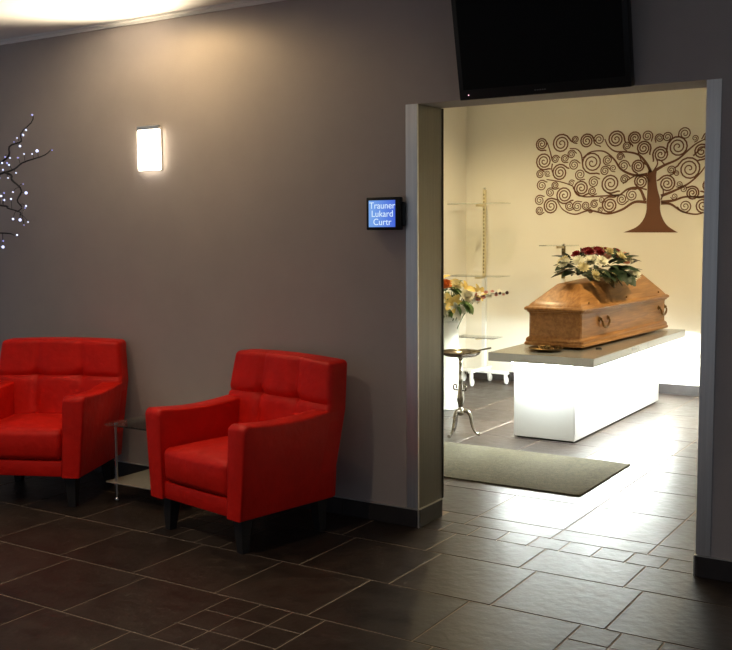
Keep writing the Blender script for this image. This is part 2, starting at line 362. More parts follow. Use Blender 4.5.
# brushed steel jamb claddings
SK = 0.092
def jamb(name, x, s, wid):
    t = MB()     # corner strip on the wall face, lit copy of the steel
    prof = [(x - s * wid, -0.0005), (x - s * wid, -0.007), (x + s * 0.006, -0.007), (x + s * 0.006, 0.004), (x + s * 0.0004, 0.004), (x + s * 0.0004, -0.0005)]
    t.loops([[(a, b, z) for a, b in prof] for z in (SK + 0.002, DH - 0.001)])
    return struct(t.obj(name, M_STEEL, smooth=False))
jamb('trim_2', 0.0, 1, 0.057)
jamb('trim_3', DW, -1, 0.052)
for nm, x, s in (('trim_6', 0.0, 1), ('trim_7', DW, -1)):      # reveal panel, same steel darkened to imitate dim reflections
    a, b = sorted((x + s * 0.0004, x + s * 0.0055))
    struct(MB().box(a, b, 0.0045, WT + 0.004, SK + 0.002, DH - 0.001).obj(nm, M_STEEL_SHADED, smooth=False))
# black strip standing in for the shadowed gap where the cladding ends
for nm, x, s in (('trim_4', 0.0, 1), ('trim_5', DW, -1)):
    a, b = sorted((x + s * 0.0004, x + s * 0.009))
    struct(MB().box(a, b, WT + 0.005, WT + 0.018, SK + 0.002, DH - 0.001).obj(nm, M_BLACK, smooth=False))
# skirting of dark tiles with a light metal edge
def skirting(name, segs, trims):
    e = struct(link(name, None))
    for (x0, x1, y0, y1) in segs:
        n = max(1, round(max(x1 - x0, y1 - y0) / 0.457)); al = (x1 - x0) > (y1 - y0)
        for i in range(n):
            a, b = i / n, (i + 1) / n; g = 0.0015
            if al: MB().rbox(x0 + (x1 - x0) * a + g, x0 + (x1 - x0) * b - g, y0, y1, 0.001, SK - 0.004, 0.0015, 1).obj('skirting_tile', M_SKIRT, e, smooth=False)
            else: MB().rbox(x0, x1, y0 + (y1 - y0) * a + g, y0 + (y1 - y0) * b - g, 0.001, SK - 0.004, 0.0015, 1).obj('skirting_tile', M_SKIRT, e, smooth=False)
    for q in trims: MB().box(*q).obj('edge_trim', M_EDGE, e, smooth=False)
    return e
skirting('baseboard_left', [(-3.9, 0.0, -0.012, -0.0005), (0.001, 0.012, 0.0, WT)],
         [(-3.9, 0.010, -0.0125, -0.0005, SK - 0.004, SK), (0.0005, 0.0125, -0.0005, WT, SK - 0.004, SK), (0.008, 0.0128, -0.0128, -0.008, 0.001, SK - 0.004)])
skirting('baseboard_right', [(DW, 3.4, -0.012, -0.0005), (DW - 0.012, DW - 0.001, 0.0, WT)],
         [(DW - 0.010, 3.4, -0.0125, -0.0005, SK - 0.004, SK), (DW - 0.0125, DW - 0.0005, -0.0005, WT, SK - 0.004, SK), (DW - 0.0128, DW - 0.008, -0.0128, -0.008, 0.001, SK - 0.004)])
skirting('baseboard_back', [(XL + 0.012, XR - 0.012, YB - 0.012, YB - 0.0005)], [])
skirting('baseboard_viewing_room_left', [(XL + 0.0005, XL + 0.012, WT + 0.02, YB - 0.013)], [])

# ================================================================ CEILING DOWNLIGHTS (outside the frame)
def downlight(label, x, y, z, power, color, size=1.9, blend=0.6, radius=0.05):
    t = thing('ceiling_downlight', label, 'downlight', (x, y, z), 0)
    MB().lathe([(0.075, -0.0005), (0.075, -0.006), (0.062, -0.010), (0.055, -0.004), (0.055, -0.0005)], 28).obj('bezel', M_STEEL, t)
    MB().lathe([(0.054, -0.0008), (0.054, -0.003)], 24).obj('lens', M_LENS, t)
    lamp('bulb', 'SPOT', t, (0, 0, -0.012), power, color, spot_size=size, spot_blend=blend, shadow_soft_size=radius)
    return t
downlight('recessed ceiling downlight close to the wall above the armchairs', -1.32, -0.42, CZ, WALL_WASH, WARM, R(172), 0.35)
downlight('added unseen fill downlight in the lobby ceiling before the left armchair', -1.75, -2.3, CZ, LOBBY_FILL, (1.0, 0.80, 0.58), 2.3, 0.8)  # this and the next are added to light the chair fronts
downlight('added unseen fill downlight in the lobby ceiling before the right armchair', -0.55, -2.5, CZ, LOBBY_FILL, (1.0, 0.80, 0.58), 2.3, 0.8)
downlight('recessed ceiling downlight over the display stand by the left wall', -1.3, 3.3, CZI, ROOM_DOWN, ROOM_WARM, 2.6, 0.9)
downlight('recessed ceiling downlight to the right of the coffin platform', 0.95, 3.1, CZI, ROOM_DOWN * 1.5, ROOM_WARM, 2.6, 0.9)
downlight('recessed ceiling downlight over the entrance mat', -0.1, 1.3, CZI, ROOM_DOWN * 0.3, ROOM_WARM, 2.6, 0.9)

# ================================================================ WALL LAMP
def wall_lamp():
    cx, zb, zt = -1.697, 1.782, 2.028
    t = thing('wall_lamp', 'lit white rectangular wall lamp above the gap between the armchairs', 'lamp', (cx, -0.001, zb), 0)
    h = zt - zb; w_ = 0.082; d = 0.034
    # steel tray on the wall, frosted glass clipped on its front, rim on top
    MB().rbox(-w_ + 0.003, w_ - 0.003, -0.014, 0, 0.003, h - 0.004, 0.003, 1).obj('housing', M_STEEL, t, smooth=False)
    MB().rbox(-w_, w_, -d, -0.0145, 0.0, h - 0.024, 0.006, 3).obj('diffuser', M_DIFF, t)
    MB().rbox(-w_ - 0.001, w_ + 0.001, -d - 0.001, -0.0145, h - 0.0235, h, 0.003, 1).obj('top_frame', M_STEEL, t, smooth=False)
    lamp('bulb', 'SPOT', t, (0, -0.028, h + 0.004), SCONCE_UP, (1.0, 0.82, 0.58), spot_size=R(128), spot_blend=0.7, shadow_soft_size=0.003, rot=(math.pi + R(56), 0, 0))
wall_lamp()

# ================================================================ ARMCHAIRS
def tufted_back(Wd, y0, y1, z0, z1, r, lean):
    """Rounded box, front (-y) face quilted in 3 x 2 panels."""
    b = MB(); n = 44
    hx, hy, hz = Wd / 2, (y1 - y0) / 2, (z1 - z0) / 2; cy, cz = (y0 + y1) / 2, (z0 + z1) / 2
    grid = {}; verts = []; faces = []
    def warp(p):
        q = Vector((max(-hx + r, min(hx - r, p.x)), max(-hy + r, min(hy - r, p.y)), max(-hz + r, min(hz - r, p.z))))
        d = p - q
        if d.length > 1e-9: p = q + d.normalized() * min(r, max(abs(d.x), abs(d.y), abs(d.z)))
        return p
    def vert(p):
        key = (round(p.x, 6), round(p.y, 6), round(p.z, 6))
        if key in grid: return grid[key]
        q = warp(p.copy()); y = q.y
        if q.y < 0.0:
            f = min(1.0, max(0.0, (-q.y / hy - 0.35) / 0.5))
            sx = min(abs(q.x - 0.122), abs(q.x + 0.122)); sz = abs(q.z - (0.625 - cz))
            groove = 0.012 * math.exp(-(sx / 0.011) ** 2) * (1 if q.z + cz > 0.44 else 0) + 0.013 * math.exp(-(sz / 0.011) ** 2)
            dimple = 0.016 * math.exp(-(sx * sx + sz * sz) / 0.030 ** 2)
            px = abs(math.sin(math.pi * (q.x - 0.122) / 0.245)); puff = 0.012 * px
            y += f * (groove + dimple - puff)
        y += lean * max(0.0, (q.z + hz) / (2 * hz))
        x = q.x * (1 - 0.012 * ((q.z + hz) / (2 * hz)))
        z = q.z + 0.010 * (1 - (q.x / hx) ** 2) * ((q.z + hz) / (2 * hz))
        verts.append((x, y + cy, z + cz)); grid[key] = len(verts) - 1
        return grid[key]
    def lin(h):
        # denser near the rounded ends
        k = [-h, -h + r * .15, -h + r * .35, -h + r * .65]; m = n - 8
        return k + [-h + r + (2 * h - 2 * r) * i / m for i in range(m + 1)] + [-c for c in k[::-1]]
    X, Z = lin(hx), lin(hz); k = [-hy, -hy + r * .15, -hy + r * .35, -hy + r * .65, -hy + r]; Y = k + [0] + [-c for c in k[::-1]]
    for s in (-hy, hy):
        for i in range(len(X) - 1):
            for j in range(len(Z) - 1):
                faces.append([vert(Vector((a, s, c))) for a, c in ((X[i], Z[j]), (X[i + 1], Z[j]), (X[i + 1], Z[j + 1]), (X[i], Z[j + 1]))])
    for s in (-hx, hx):
        for i in range(len(Y) - 1):
            for j in range(len(Z) - 1):
                faces.append([vert(Vector((s, a, c))) for a, c in ((Y[i], Z[j]), (Y[i + 1], Z[j]), (Y[i + 1], Z[j + 1]), (Y[i], Z[j + 1]))])
    for s in (-hz, hz):
        for i in range(len(X) - 1):
            for j in range(len(Y) - 1):
                faces.append([vert(Vector((a, c, s))) for a, c in ((X[i], Y[j]), (X[i + 1], Y[j]), (X[i + 1], Y[j + 1]), (X[i], Y[j + 1]))])
    b._add(verts, faces)
    return b
def cushion_mesh(x0, x1, y0, y1, z0, z1, r, crown):
    b = MB(); b.rbox(x0, x1, y0, y1, z0, z1, r, 4)
    bmesh.ops.subdivide_edges(b.bm, edges=[e for e in b.bm.edges if e.calc_length() > 0.1], cuts=7, use_grid_fill=True)
    cx, cy = (x0 + x1) / 2, (y0 + y1) / 2
    for v in b.bm.verts:
        u = 1 - ((v.co.x - cx) / ((x1 - x0) / 2)) ** 2; w_ = 1 - ((v.co.y - cy) / ((y1 - y0) / 2)) ** 2
        if v.co.z > (z0 + z1) / 2: v.co.z += crown * max(u, 0) * max(w_, 0)
        if v.co.y < y0 + r: v.co.y -= crown * 0.6 * max(u, 0) * max(0, 1 - ((v.co.z - (z0 + z1) / 2) / ((z1 - z0) / 2)) ** 2)
    return b
def flare(b, W_, zb, za, k=0.095):
    # the sides lean out up to the arms and in again above them
    for v in b.bm.verts:
        f = max(0.0, (v.co.z - zb) / (za - zb))
        v.co.x *= 1 + k * min(1.0, f) - 0.068 * max(0.0, (v.co.z - za) / 0.24)
    return b
def armchair(label):
    W_, D_, zb, za = 0.695, 0.634, 0.165, 0.595
    hx, hy = W_ / 2, D_ / 2; aw = 0.110
    t = thing('armchair', label, 'armchair', group='red armchairs along the grey wall')
    fl_ = lambda b: flare(b, W_, zb, za)
    fl_(MB().rbox(-hx + aw - 0.004, hx - aw + 0.004, -hy + 0.012, hy - 0.05, zb + 0.001, 0.250, 0.010, 2)).obj('front_rail', M_RED, t)
    fl_(cushion_mesh(-hx + aw + 0.003, hx - aw - 0.003, -hy + 0.004, hy - 0.15, 0.253, 0.415, 0.032, 0.022)).obj('seat_cushion', M_RED, t)
    for s in (-1, 1):
        a, b = sorted((s * hx, s * (hx - aw)))
        m = MB(); prof = []
        y0, y1 = -hy, hy - 0.030
        # side profile of the arm: rounded at the front top, dipping a little, rising to the back
        for k in range(7):
            th = math.pi / 2 * k / 6; prof.append((y0 + 0.030 - 0.030 * math.cos(th), za - 0.030 + 0.030 * math.sin(th)))
        for k in range(1, 9):
            f = k / 8; prof.append((y0 + 0.030 + (y1 - 0.06 - y0 - 0.030) * f, za - 0.016 * math.sin(math.pi * f) + 0.006 * f * f))
        prof += [(y1, za + 0.008), (y1 - 0.03, zb), (y0, zb)]
        e = 0.012
        cyy = 0.0; czz = (za + zb) / 2
        def ins(o): return [(p[0] + (o if p[0] < cyy - .2 else (-o if p[0] > cyy + .2 else 0)), p[1] + (o if p[1] < czz else -o)) for p in prof]
        xsl = [(a, e), (a + 0.003, e * 0.4), (a + e, 0), (b - e, 0), (b - 0.003, e * 0.4), (b, e)]
        m.loops([[(x, p[0], p[1]) for p in ins(o)] for x, o in xsl])
        fl_(m).obj('armrest', M_RED, t, angle=50)
    fl_(tufted_back(W_ + 0.004, hy - 0.175, hy - 0.050, zb + 0.12, 0.824, 0.024, 0.094)).obj('backrest', M_RED, t, angle=60)
    # lower back panel under the backrest
    fl_(MB().rbox(-hx + 0.010, hx - 0.010, hy - 0.14, hy - 0.038, zb, zb + 0.16, 0.010, 2)).obj('rear_panel', M_RED, t)
    for sx in (-1, 1):
        for sy in (-1, 1):
            lx, ly = sx * (hx - 0.080), sy * (hy - 0.075) - (0.02 if sy > 0 else 0)
            def sq(c, h, z): return [(c[0] - h, c[1] - h, z), (c[0] + h, c[1] - h, z), (c[0] + h, c[1] + h, z), (c[0] - h, c[1] + h, z)]
            MB().loops([sq((lx + sx * 0.008, ly + sy * 0.008), 0.019, 0.0), sq((lx, ly), 0.032, zb + 0.002)]).obj('leg', M_LEG, t, smooth=False)
    return t
ch = armchair('red tufted leather armchair to the right of the glass side table, nearest the doorway')
def put_chair(o, x, y, a):      # x, y: middle of the front edge
    D_ = 0.634; c, s = math.cos(a), math.sin(a)
    o.location = (x - D_ / 2 * s, y + D_ / 2 * c, 0); o.rotation_euler = (0, 0, a)
put_chair(ch, -0.766, -0.755, -0.196)
ch2 = copy_tree(ch); ch2['label'] = 'red tufted leather armchair left of the glass side table, beside the lit tree'
put_chair(ch2, -1.977, -0.772, 0.422)

# ================================================================ GLASS SIDE TABLE
def side_table():
    x0, x1, y0, y1 = -1.675, -1.195, -0.44, -0.035
    t = thing('side_table', 'low glass side table with chrome legs between the red armchairs', 'table', ((x0 + x1) / 2, (y0 + y1) / 2, 0))
    hx, hy = (x1 - x0) / 2, (y1 - y0) / 2
    MB().rbox(-hx, hx, -hy, hy, 0.414, 0.422, 0.002, 1).obj('glass_top', M_GLASS, t, smooth=False)
    MB().rbox(-hx, hx, -hy, hy, 0.102, 0.110, 0.002, 1).obj('frosted_shelf', M_FROST, t, smooth=False)
    for sx in (-1, 1):
        for sy in (-1, 1):
            lx, ly = sx * (hx - 0.062), sy * (hy - 0.02)
            l = MB().lathe([(0.0075, 0.012), (0.0075, 0.413)], 14, (lx, ly, 0)).obj('leg', M_CHROME, t)
            MB().ball((lx, ly, 0.014), 0.014, 14, 8).obj('foot', M_CHROME, l)
            MB().lathe([(0.013, 0.4225), (0.013, 0.428), (0.008, 0.431)], 14, (lx, ly, 0)).obj('cap', M_CHROME, l)
            MB().lathe([(0.014, 0.094), (0.014, 0.1015)], 14, (lx, ly, 0)).obj('collar', M_CHROME, l)
side_table()

# ================================================================ TELEVISION above the opening, tilted forward
def television():
    t = thing('television', 'large black flat television tilted forward above the doorway', 'television', (0.256, -0.06, 2.018))
    w_, h, d = 0.785, 0.46, 0.05; a = R(12)
    sub = link('housing', None); bpy.data.objects.remove(sub)
    rot = Matrix.Rotation(a, 4, 'X')
    def o(mb, name, m, parent=t, **k):
        mb.bm.transform(rot); return mb.obj(name, m, parent, **k)
    o(MB().rbox(0, w_, 0, d, 0, h, 0.006, 2), 'housing', M_BLACK)
    o(MB().box(0.024, w_ - 0.024, -0.0008, 0.001, 0.045, h - 0.024), 'screen_panel', M_TVSCR, smooth=False)
    o(MB().box(0.045, 0.049, -0.0022, 0.001, 0.020, 0.024), 'standby_light', M_REDLED, smooth=False)
    lg = MB()
    for k in range(5): lg.box(0.362 + k * 0.011, 0.370 + k * 0.011, -0.0015, 0.001, 0.018, 0.0225)
    o(lg, 'maker_logo', M_GREYLOGO, smooth=False)
    MB().box(w_ / 2 - 0.12, w_ / 2 + 0.12, 0.050, 0.0595, 0.12, 0.36).obj('wall_plate', M_BLACK, t, smooth=False)
    MB().box(w_ / 2 - 0.05, w_ / 2 + 0.05, -0.02, 0.052, 0.20, 0.26).obj('bracket_arm', M_BLACK, t, smooth=False)
television()

# ================================================================ DOOR DISPLAY
def text_mesh(body, size, align='CENTER'):
    c = bpy.data.curves.new('text', 'FONT'); c.body = body; c.size = size; c.align_x = align; c.align_y = 'CENTER'; c.extrude = 0.0003
    o = bpy.data.objects.new('text', c); col.objects.link(o)
    dg = bpy.context.evaluated_depsgraph_get()
    me = bpy.data.meshes.new_from_object(o.evaluated_get(dg)); bpy.data.objects.remove(o)
    return me
def door_display():
    t = thing('door_display', 'small black framed screen with blue picture beside the doorway', 'screen', (-0.163, -0.002, 1.521))
    MB().rbox(-0.095, 0.095, -0.040, -0.012, -0.078, 0.078, 0.005, 2).obj('bezel', M_BLACK, t)
    MB().rbox(0.055, 0.105, -0.030, 0.0, -0.06, 0.055, 0.004, 1).obj('bracket', M_BLACK, t)
    s = MB().box(-0.080, 0.068, -0.0412, -0.0395, -0.064, 0.063).obj('screen_panel', M_SCREEN, t, smooth=False)
    for i, line in enumerate(('Trauner', 'Lukard', 'Curtr')):
        me = text_mesh(line, 0.044); me.name = 'screen_text'; me.materials.clear(); me.materials.append(M_WHITETXT)
        link('screen_text', me, s, (-0.004, -0.0416, 0.037 - 0.039 * i), (math.pi / 2, 0, 0))
door_display()

# ================================================================ LIT TREE
def lit_tree():
    bx, by = -2.93, -0.22
    t = thing('lit_blossom_tree', 'bare dark decorative tree strung with small bluish white lights', 'light tree', (bx, by, 0))
    def loc(p): return (p[0] - bx, p[1] - by, p[2])
    MB().lathe([(0.13, 0), (0.13, 0.012), (0.03, 0.02)], 24).obj('base_plate', M_BARK, t)
    tr = spline([(0, 0, 0.01), (0.02, 0.01, 0.5), (-0.015, 0, 1.0), (0.015, 0, 1.35), (0.03, 0.01, 1.68)], 6)
    n = len(tr); MB().tube(tr, [0.022 - 0.012 * i / (n - 1) for i in range(n)], 8).obj('trunk', M_BARK, t)
    for q in TWIGS:
        p = spline([loc(a) for a in q], 6); m = len(p)
        p = [a + Vector((0, 0.02 * math.sin(i * 0.9), 0)) for i, a in enumerate(p)]
        MB().tube(p, [0.0075 - 0.0045 * i / (m - 1) for i in range(m)], 6).obj('branch', M_BARK, t)
    nodes = [Vector(tr[-1])]
    for q in TWIGS: nodes += spline([loc(a) for a in q], 6)
    for a in LEDS:               # a short wire from the nearest branch to each light
        a = Vector(loc(a)); b = min(nodes, key=lambda v: (v - a).length)
        if (a - b).length > 0.012: MB().tube([b, (a + b) / 2 + Vector((0, 0, 0.008)), a], 0.0017, 5).obj('twig', M_BARK, t)
    rnd = random.Random(3); lit = [loc(a) for a in LEDS]
    for k in range(14):          # the rest of the crown
        ang = rnd.uniform(1.9, 4.6); z0 = rnd.uniform(1.15, 1.66); ln = rnd.uniform(0.25, 0.5)
        d = Vector((math.cos(ang), 0.30 * math.sin(ang), rnd.uniform(0.3, 0.9))).normalized()
        p = spline([(0.01, 0, z0), Vector((0.01, 0, z0)) + d * ln * 0.5 + Vector((0, 0, 0.03)), Vector((0.01, 0, z0)) + d * ln], 5); m = len(p)
        p = [Vector((a.x, min(a.y, 0.17), a.z)) for a in p]
        MB().tube(p, [0.007 - 0.004 * i / (m - 1) for i in range(m)], 6).obj('branch', M_BARK, t)
        for j in range(5): 
            a = p[min(m - 1, 3 + 2 * j)]; lit.append((a.x + rnd.uniform(-.02, .02), a.y - 0.008, a.z + rnd.uniform(-.015, .02)))
    big = MB().ball((0, 0, 0), 0.0075, 8, 6).mesh('light', M_LED); dim = MB().ball((0, 0, 0), 0.0065, 8, 6).mesh('light', M_LEDDIM)
    for i, a in enumerate(lit):
        sc = rnd.choice((0.6, 0.75, 0.9, 1.15))
        link('light', big if i % 3 else dim, t, a, None, (sc, sc, sc))
lit_tree()

# ================================================================ VIEWING ROOM
# mat
def door_mat():
    m = MB(); m.rbox(-1.02, 0.47, 0.94, 1.80, 0.001, 0.010, 0.004, 2)
    o = m.obj('entrance_mat', M_MAT); tag(o, 'olive grey rectangular carpet mat on the floor inside the doorway', 'mat')
door_mat()

# platform: gloss white plinth, grey slab in two lengths, LED strips under the overhang
SX0, SX1, SY0, SY1, SZ = -0.644, 0.112, 2.12, 4.31, 0.595
PX0, PX1, PY0, PY1 = -0.492, -0.048, 2.215, 4.13
def platform():
    t = thing('coffin_platform', 'white platform with grey overhanging slab, lit from below', 'platform', ((PX0 + PX1) / 2, (PY0 + PY1) / 2, 0))
    ox, oy = (PX0 + PX1) / 2, (PY0 + PY1) / 2
    def o(mb, *a, **k):
        mb.bm.transform(Matrix.Translation((-ox, -oy, 0))); return mb.obj(*a, **k)
    o(MB().box(PX0 + 0.02, PX1 - 0.02, PY0 + 0.02, PY1 - 0.02, 0.0, 0.012), 'toe_recess', M_BLACK, t, smooth=False)
    o(MB().rbox(PX0, PX1, PY0, PY1, 0.012, 0.533, 0.003, 1), 'plinth', M_PLINTH, t, smooth=False)
    o(MB().rbox(SX0, SX1, SY0, 3.286, SZ - 0.06, SZ, 0.003, 1), 'slab', M_SLAB, t, smooth=False)
    o(MB().rbox(SX0, SX1, 3.2872, SY1, SZ - 0.06, SZ, 0.003, 1), 'slab', M_SLAB, t, smooth=False)
    z0, z1 = SZ - 0.069, SZ - 0.0605
    for q in ((PX0, PX1, PY0 - 0.045, PY0 - 0.025), (PX0, PX1, PY1 + 0.05, PY1 + 0.075), (PX0 - 0.075, PX0 - 0.05, PY0, PY1), (PX1 + 0.05, PX1 + 0.075, PY0, PY1)):
        o(MB().box(*q, z0, z1), 'light_strip', M_STRIP, t, smooth=False)
platform()

# coffin
def coffin():
    cx = -0.327; y0, y1 = 2.527, 4.235; zb = SZ
    t = thing('coffin', 'light brown wooden coffin with brass handles on the lit platform', 'coffin', (cx, y0, zb))
    L_ = y1 - y0; w0, w1 = 0.207, 0.297
    def loop(o, z, yo0=None, ws=1.0, ncorner=0.012):
        """tapered rectangle grown by o, with nipped corners"""
        a, b = w0 + o, w1 + o; f, e = -o, L_ + o; c = ncorner
        return [(-a + c, f, z), (a - c, f, z), (a, f + c, z), (b, e - c, z), (b - c, e, z), (-b + c, e, z), (-b, e - c, z), (-a, f + c, z)]
    def stack(prof): return MB().loops([loop(o, z) for o, z in prof])
    for sx in (-1, 1):
        for yy in (0.12, L_ - 0.12):
            MB().lathe([(0.028, 0.0), (0.03, 0.008), (0.024, 0.016)], 16, (sx * 0.13, yy, 0)).obj('foot', M_LEG, t)
    stack([(0.004, 0.0155), (0.016, 0.019), (0.018, 0.032), (0.014, 0.040), (0.008, 0.043), (0.010, 0.052), (0.008, 0.064), (0.002, 0.072), (-0.004, 0.075)]).obj('base_moulding', M_WOOD, t)
    stack([(-0.004, 0.0755), (-0.009, 0.080), (-0.009, 0.240), (-0.004, 0.252)]).obj('body', M_WOOD, t)
    stack([(-0.004, 0.2525), (0.004, 0.256), (0.006, 0.264), (0.018, 0.270), (0.021, 0.280), (0.016, 0.290), (0.006, 0.296)]).obj('lid_rim', M_WOOD, t)
    # lid: concave shoulder, then straight hips to a narrow flat top that rises a little to the head end
    def top(f, z0, z1, ix, iyf, iyb):
        a, b = w0 - ix[0], w1 - ix[1]; c = 0.010
        return [(-a + c, iyf, z0), (a - c, iyf, z0), (a, iyf + c, z0), (b, L_ - iyb - c, z1), (b - c, L_ - iyb, z1), (-b + c, L_ - iyb, z1), (-b, L_ - iyb - c, z1), (-a, iyf + c, z0)]
    lid = MB(); lid.loops([top(0, 0.2965, 0.2965, (0.004, 0.004), 0.004, 0.004), top(0, 0.312, 0.312, (0.014, 0.014), 0.016, 0.014),
                           top(0, 0.330, 0.332, (0.030, 0.030), 0.050, 0.035), top(0, 0.438, 0.455, (0.112, 0.128), 0.262, 0.190), top(0, 0.446, 0.468, (0.124, 0.140), 0.282, 0.205)])
    lid.obj('lid', M_WOOD, t)
    # brass swing handles along both sides
    for s in (-1, 1):
        for yy in (0.40, 1.615):
            wx = w0 + (w1 - w0) * yy / L_ - 0.010; z = 0.178
            h = MB()
            pts = [(s * (wx + 0.012), yy - 0.080, z + 0.016)]
            for k in range(9):
                th = math.pi * k / 8
                pts.append((s * (wx + 0.024), yy - 0.074 * math.cos(th), z - 0.004 - 0.042 * math.sin(th)))
            pts.append((s * (wx + 0.012), yy + 0.080, z + 0.016))
            h.tube(pts, [0.006, 0.007, 0.008, 0.009, 0.0095, 0.0095, 0.0095, 0.009, 0.008, 0.007, 0.006], 8)
            ho = h.obj('handle', M_BRASS, t)
            for d in (-0.080, 0.080):
                m = MB().lathe([(0.019, 0.0), (0.018, 0.006), (0.009, 0.010), (0.011, 0.018), (0.004, 0.022)], 14)
                m.bm.transform(Matrix.Translation((s * wx, yy + d, z + 0.016)) @ Matrix.Rotation(s * math.pi / 2, 4, 'Y'))
                m.obj('mount', M_BRASS, ho)
    for s in (-1, 1):
        for yy in (0.14, 0.85, 1.55):
            wx = w0 + (w1 - w0) * yy / L_
            MB().ball((s * (wx - 0.012), yy, 0.322), 0.008, 10, 6).obj('lid_screw', M_BRASS, t)
    return t
coffin()

# dish on the slab
t = thing('bronze_dish', 'flat bronze dish lying on the slab before the coffin foot', 'dish', (-0.325, 2.375, SZ + 0.0005))
MB().lathe([(0.05, 0.0), (0.055, 0.006), (0.112, 0.014), (0.118, 0.020), (0.110, 0.021), (0.055, 0.012), (0.003, 0.011)], 32).obj('bowl', M_BRONZE, t)
MB().lathe([(0.112, 0.0225), (0.118, 0.024), (0.112, 0.0265), (0.106, 0.024)], 32, caps=False).obj('rim_wreath', M_BRASS, t)
for k in range(11):
    a = k * 2.4; r = 0.02 + 0.065 * ((k * 0.37) % 1)
    MB().ball((r * math.cos(a), r * math.sin(a), 0.0245), 0.012, 8, 6).obj('bead', M_BRASS if k % 2 else M_BRONZE, t)
tag(MB().lathe([(0.020, 0.0005), (0.022, 0.008), (0.012, 0.012)], 16, (-0.045, 2.66, SZ)).obj('coaster_disc', M_LEG),
    'small dark disc on the slab beside the coffin', 'disc')

# ---------------------------------------------------------------- flowers
def petal_grid(length, width, cup, tip=0.5, n=4, base=0.10):
    """verts, faces of one petal lying along +x, curving up by cup (radians over its length)"""
    V, F = [], []; x = z = 0.0; ang = 0.0
    for i in range(n + 1):
        f = i / n
        wd = width * (base + (1 - base) * math.sin(math.pi * min(1, f * (1 - tip * 0.35) + 0.08)))
        for j in range(3):
            u = (j - 1)
            V.append((x, u * wd / 2, z + abs(u) * wd * 0.16))
        x += length / n * math.cos(ang); z += length / n * math.sin(ang); ang += cup / n
    for i in range(n):
        for j in range(2): F.append((i * 3 + j, i * 3 + j + 1, (i + 1) * 3 + j + 1, (i + 1) * 3 + j))
    return V, F
def flower_mesh(name, layers, m, center=None):
    """layers: (count, length, width, elevation, cup, z)"""
    b = MB()
    for li, (cnt, ln, wd, el, cup, z) in enumerate(layers):
        V, F = petal_grid(ln, wd, cup)
        for k in range(cnt):
            M_ = Matrix.Translation((0, 0, z)) @ Matrix.Rotation(2 * math.pi * (k + 0.5 * (li % 2)) / cnt + li * 0.3, 4, 'Z') @ Matrix.Rotation(-el, 4, 'Y')
            b._add([M_ @ Vector(v) for v in V], F)
    me = b.mesh(name, m, True, 80)
    return me
def rose(name, m):
    return flower_mesh(name, [(5, 0.034, 0.040, 0.25, 0.5, 0.0), (5, 0.030, 0.036, 0.65, 0.6, 0.004), (4, 0.025, 0.030, 1.0, 0.5, 0.007), (3, 0.020, 0.022, 1.3, 0.4, 0.010)], m)
def daisy(name, m):
    return flower_mesh(name, [(12, 0.036, 0.013, 0.15, 0.3, 0.0), (10, 0.028, 0.012, 0.5, 0.3, 0.003), (7, 0.018, 0.010, 0.95, 0.2, 0.005)], m)
def lily(name, m):
    return flower_mesh(name, [(3, 0.055, 0.026, 0.55, -0.7, 0.0), (3, 0.052, 0.028, 0.65, -0.7, 0.002)], m)
def leaf_mesh(name, ln, wd, m, cup=-0.5):
    V, F = petal_grid(ln, wd, cup, tip=0.3, n=5, base=0.06)
    b = MB(); b._add(V, F); return b.mesh(name, m, True, 80)
ROSE_R, ROSE_C, ROSE_P = rose('rose', M_FRED), rose('rose', M_FCREAM), rose('rose', M_FPINK)
DAISY_W, DAISY_C, LILY_W, LILY_Y, LILY_O = daisy('chrysanthemum', M_FWHITE), daisy('chrysanthemum', M_FCREAM), lily('lily', M_FWHITE), lily('lily', M_FYELLOW), lily('lily', M_FORANGE)
ROSE_O, ROSE_W, ROSE_Y = rose('rose', M_FORANGE), rose('rose', M_FWHITE), rose('rose', M_FYELLOW)
LEAF_B = leaf_mesh('leaf', 0.13, 0.060, M_LEAFD); LEAF_S = leaf_mesh('leaf', 0.085, 0.030, M_LEAFD); LEAF_G = leaf_mesh('leaf', 0.10, 0.046, M_LEAF); LEAF_F = leaf_mesh('leaf', 0.11, 0.014, M_LEAF, -0.2)
def aim(d, spin=0.0):
    """rotation taking +z to direction d"""
    q = Vector((0, 0, 1)).rotation_difference(Vector(d).normalized())
    return (q.to_matrix() @ Matrix.Rotation(spin, 3, 'Z')).to_euler()
def aim_x(d, roll=0.0):
    q = Vector(d).to_track_quat('X', 'Z')
    return (q.to_matrix() @ Matrix.Rotation(roll, 3, 'X')).to_euler()

